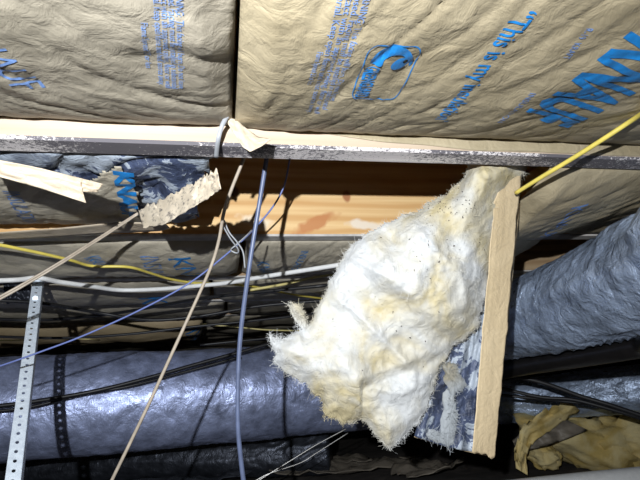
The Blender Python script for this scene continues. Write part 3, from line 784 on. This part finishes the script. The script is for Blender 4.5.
for pts, r, lab in blk: cable('cable', [(x, y, min(Y, Yu(x, y, 0.055)) if y < 340 and x < 400 else Y) for x, y, Y in pts], r, M['black'], lab, 'cable', 'black cables')

# ------------------------------------------------------------ perforated hanger strap
ta, tb = P(38, 277, 1.33), P(10, 500, 0.94)
hs = empty('perforated_strap', ta); tag(hs, 'galvanised perforated metal strap hanging at the left edge', 'strap')
ax = (tb-ta); LEN = ax.length; ax.normalize()
vd = (ta.lerp(tb, 0.5)-CAMP).normalized(); sd = ax.cross(vd).normalized(); nd = sd.cross(ax).normalized()
if sd.dot(Rv) < 0: sd = -sd
bm = bmesh.new(); WID = 0.022; cell = 0.019; nc = int(LEN/cell)
for c in range(nc):
    o0 = ta+ax*(c*cell)
    outer = [(-.5, 0), (0, 0), (.5, 0), (.5, .5), (.5, 1), (0, 1), (-.5, 1), (-.5, .5)]
    ov = [bm.verts.new(o0+sd*(u*WID)+ax*(v*cell)) for u, v in outer]
    iv = []
    for u, v in outer:
        l = math.hypot(u, v-.5); iv.append(bm.verts.new(o0+sd*(u/l*0.0032)+ax*(cell*0.5+(v-.5)/l*0.0038)))
    for k in range(8): bm.faces.new((ov[k], ov[(k+1) % 8], iv[(k+1) % 8], iv[k]))
bmesh.ops.remove_doubles(bm, verts=bm.verts, dist=1e-5)
bmesh.ops.recalc_face_normals(bm, faces=bm.faces)
me = bpy.data.meshes.new('perforated_face'); bm.to_mesh(me); bm.free(); me.materials.append(M['galv'])
solid(link('perforated_face', me, hs), 0.0018, 0)
e0 = ta+sd*WID*0.5; V = []
for p in (e0, e0+ax*nc*cell): V += [p, p+vd*0.022+sd*0.004]
solid(mesh('folded_edge', V, [(0, 1, 3, 2)], M['galv'], hs, False), 0.0018, 0)
# bolts through the top
for t in (0.012, 0.09):
    c = ta+ax*t; V, Fc = tube_vf([c-vd*0.006, c+vd*0.012], 0.007, 6); mesh('bolt', V, Fc, M['galv'], hs, False)

# crumpled foil caught on the third joist behind the strap
def crum(a, b):
    x, y = 4+27*a+3*fb(b*3, a*3, 1, 2), 268+34*b+4*fb(a*4, b*2, 3, 2)
    return P(x, y, 1.42+0.02*fb(a*5, b*5, 6, 3))
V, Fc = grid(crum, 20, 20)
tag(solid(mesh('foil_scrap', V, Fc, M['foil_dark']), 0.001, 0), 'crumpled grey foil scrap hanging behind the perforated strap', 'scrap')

# ------------------------------------------------------------ the ground: fallen wool, pipe, scraps
def lump(name, parts, label, cat, seed):
    pass
fw = empty('fallen_insulation', PZ(575, 470, 0.02)); tag(fw, 'yellow lump of fallen glass wool with torn paper at lower right', 'insulation')
def lumpfn(cx, cy, Y, rx, ry, rz, rot, seed, name, m_):
    c = PZ(cx, cy, Y); V = []; Fc = []
    nu, nv = 48, 30
    def fn(a, b):
        an = 2*math.pi*a; ph = math.pi*(b-0.5)
        d = Vector((math.cos(an)*math.cos(ph), math.sin(an)*math.cos(ph), math.sin(ph)))
        k = 1+0.30*fb(d.x*1.3+seed, d.y*1.3, d.z*1.3, 3)+0.20*rdg(d.x*2+seed, d.y*2.4, d.z*2)**2
        q = Vector((d.x*rx*k, d.y*ry*k, d.z*rz*k)); q.rotate(Matrix.Rotation(rot, 3, 'Y'))
        return c+q
    V, Fc = grid(fn, nu, nv); return mesh(name, V, Fc, M[m_], fw)
lumpfn(582, 442, 0.09, 0.24, 0.14, 0.09, 0.42, 2.0, 'wool_body', 'wool_yellow')
lumpfn(625, 440, 0.09, 0.15, 0.13, 0.09, 0.25, 5.0, 'wool_layer', 'wool_yellow')
lumpfn(542, 455, 0.07, 0.055, 0.06, 0.04, 0.5, 8.0, 'wool_layer', 'wool_yellow')
flap('torn_paper', ([(516, 468), (514, 450), (522, 428), (540, 412), (566, 398)], [(528, 476), (526, 458), (532, 442), (554, 428), (580, 410)]), lambda x, y: 1.60+0.001*(x-520), M['wool_yellow'], fw, 30, 10, 0.03, 3.0, jag=9)
flap('torn_paper', ([(512, 440), (530, 424), (550, 412)], [(518, 452), (548, 446), (588, 430)]), lambda x, y: 1.66, M['scrap'], fw, 24, 10, 0.03, 6.0)
V, Fc = tube_vf(spline([PZ(500, 494, 0.04), PZ(580, 485, 0.04), PZ(640, 479, 0.04), PZ(760, 466, 0.04)], 10), 0.035, 28)
tag(mesh('plastic_pipe', V, Fc, M['white_pvc']), 'pale plastic pipe along the bottom right edge below the fallen wool', 'pipe')

def scrap(name, cx, cy, rx, ry, rot, seed, m_, label, cat):
    c = PZ(cx, cy, 0.03)
    def fn(a, b):
        r = a; an = 2*math.pi*b; k = 1+0.3*fb(math.cos(an)*1.7, math.sin(an)*1.7, seed, 3)
        x = c.x+(rx*math.cos(an)*math.cos(rot)-ry*math.sin(an)*math.sin(rot))*r*k
        y = c.y+(rx*math.cos(an)*math.sin(rot)+ry*math.sin(an)*math.cos(rot))*r*k
        return Vector((x, y, 0.045+0.035*fb(x*1.7, y*1.7, 3)+0.03*fb(x*6, y*6, seed, 3)+0.018*rdg(x*9, y*9, seed)**2))
    V, Fc = grid(fn, 16, 48)
    return tag(solid(mesh(name, V, Fc, M[m_]), 0.002, 0), label, cat)
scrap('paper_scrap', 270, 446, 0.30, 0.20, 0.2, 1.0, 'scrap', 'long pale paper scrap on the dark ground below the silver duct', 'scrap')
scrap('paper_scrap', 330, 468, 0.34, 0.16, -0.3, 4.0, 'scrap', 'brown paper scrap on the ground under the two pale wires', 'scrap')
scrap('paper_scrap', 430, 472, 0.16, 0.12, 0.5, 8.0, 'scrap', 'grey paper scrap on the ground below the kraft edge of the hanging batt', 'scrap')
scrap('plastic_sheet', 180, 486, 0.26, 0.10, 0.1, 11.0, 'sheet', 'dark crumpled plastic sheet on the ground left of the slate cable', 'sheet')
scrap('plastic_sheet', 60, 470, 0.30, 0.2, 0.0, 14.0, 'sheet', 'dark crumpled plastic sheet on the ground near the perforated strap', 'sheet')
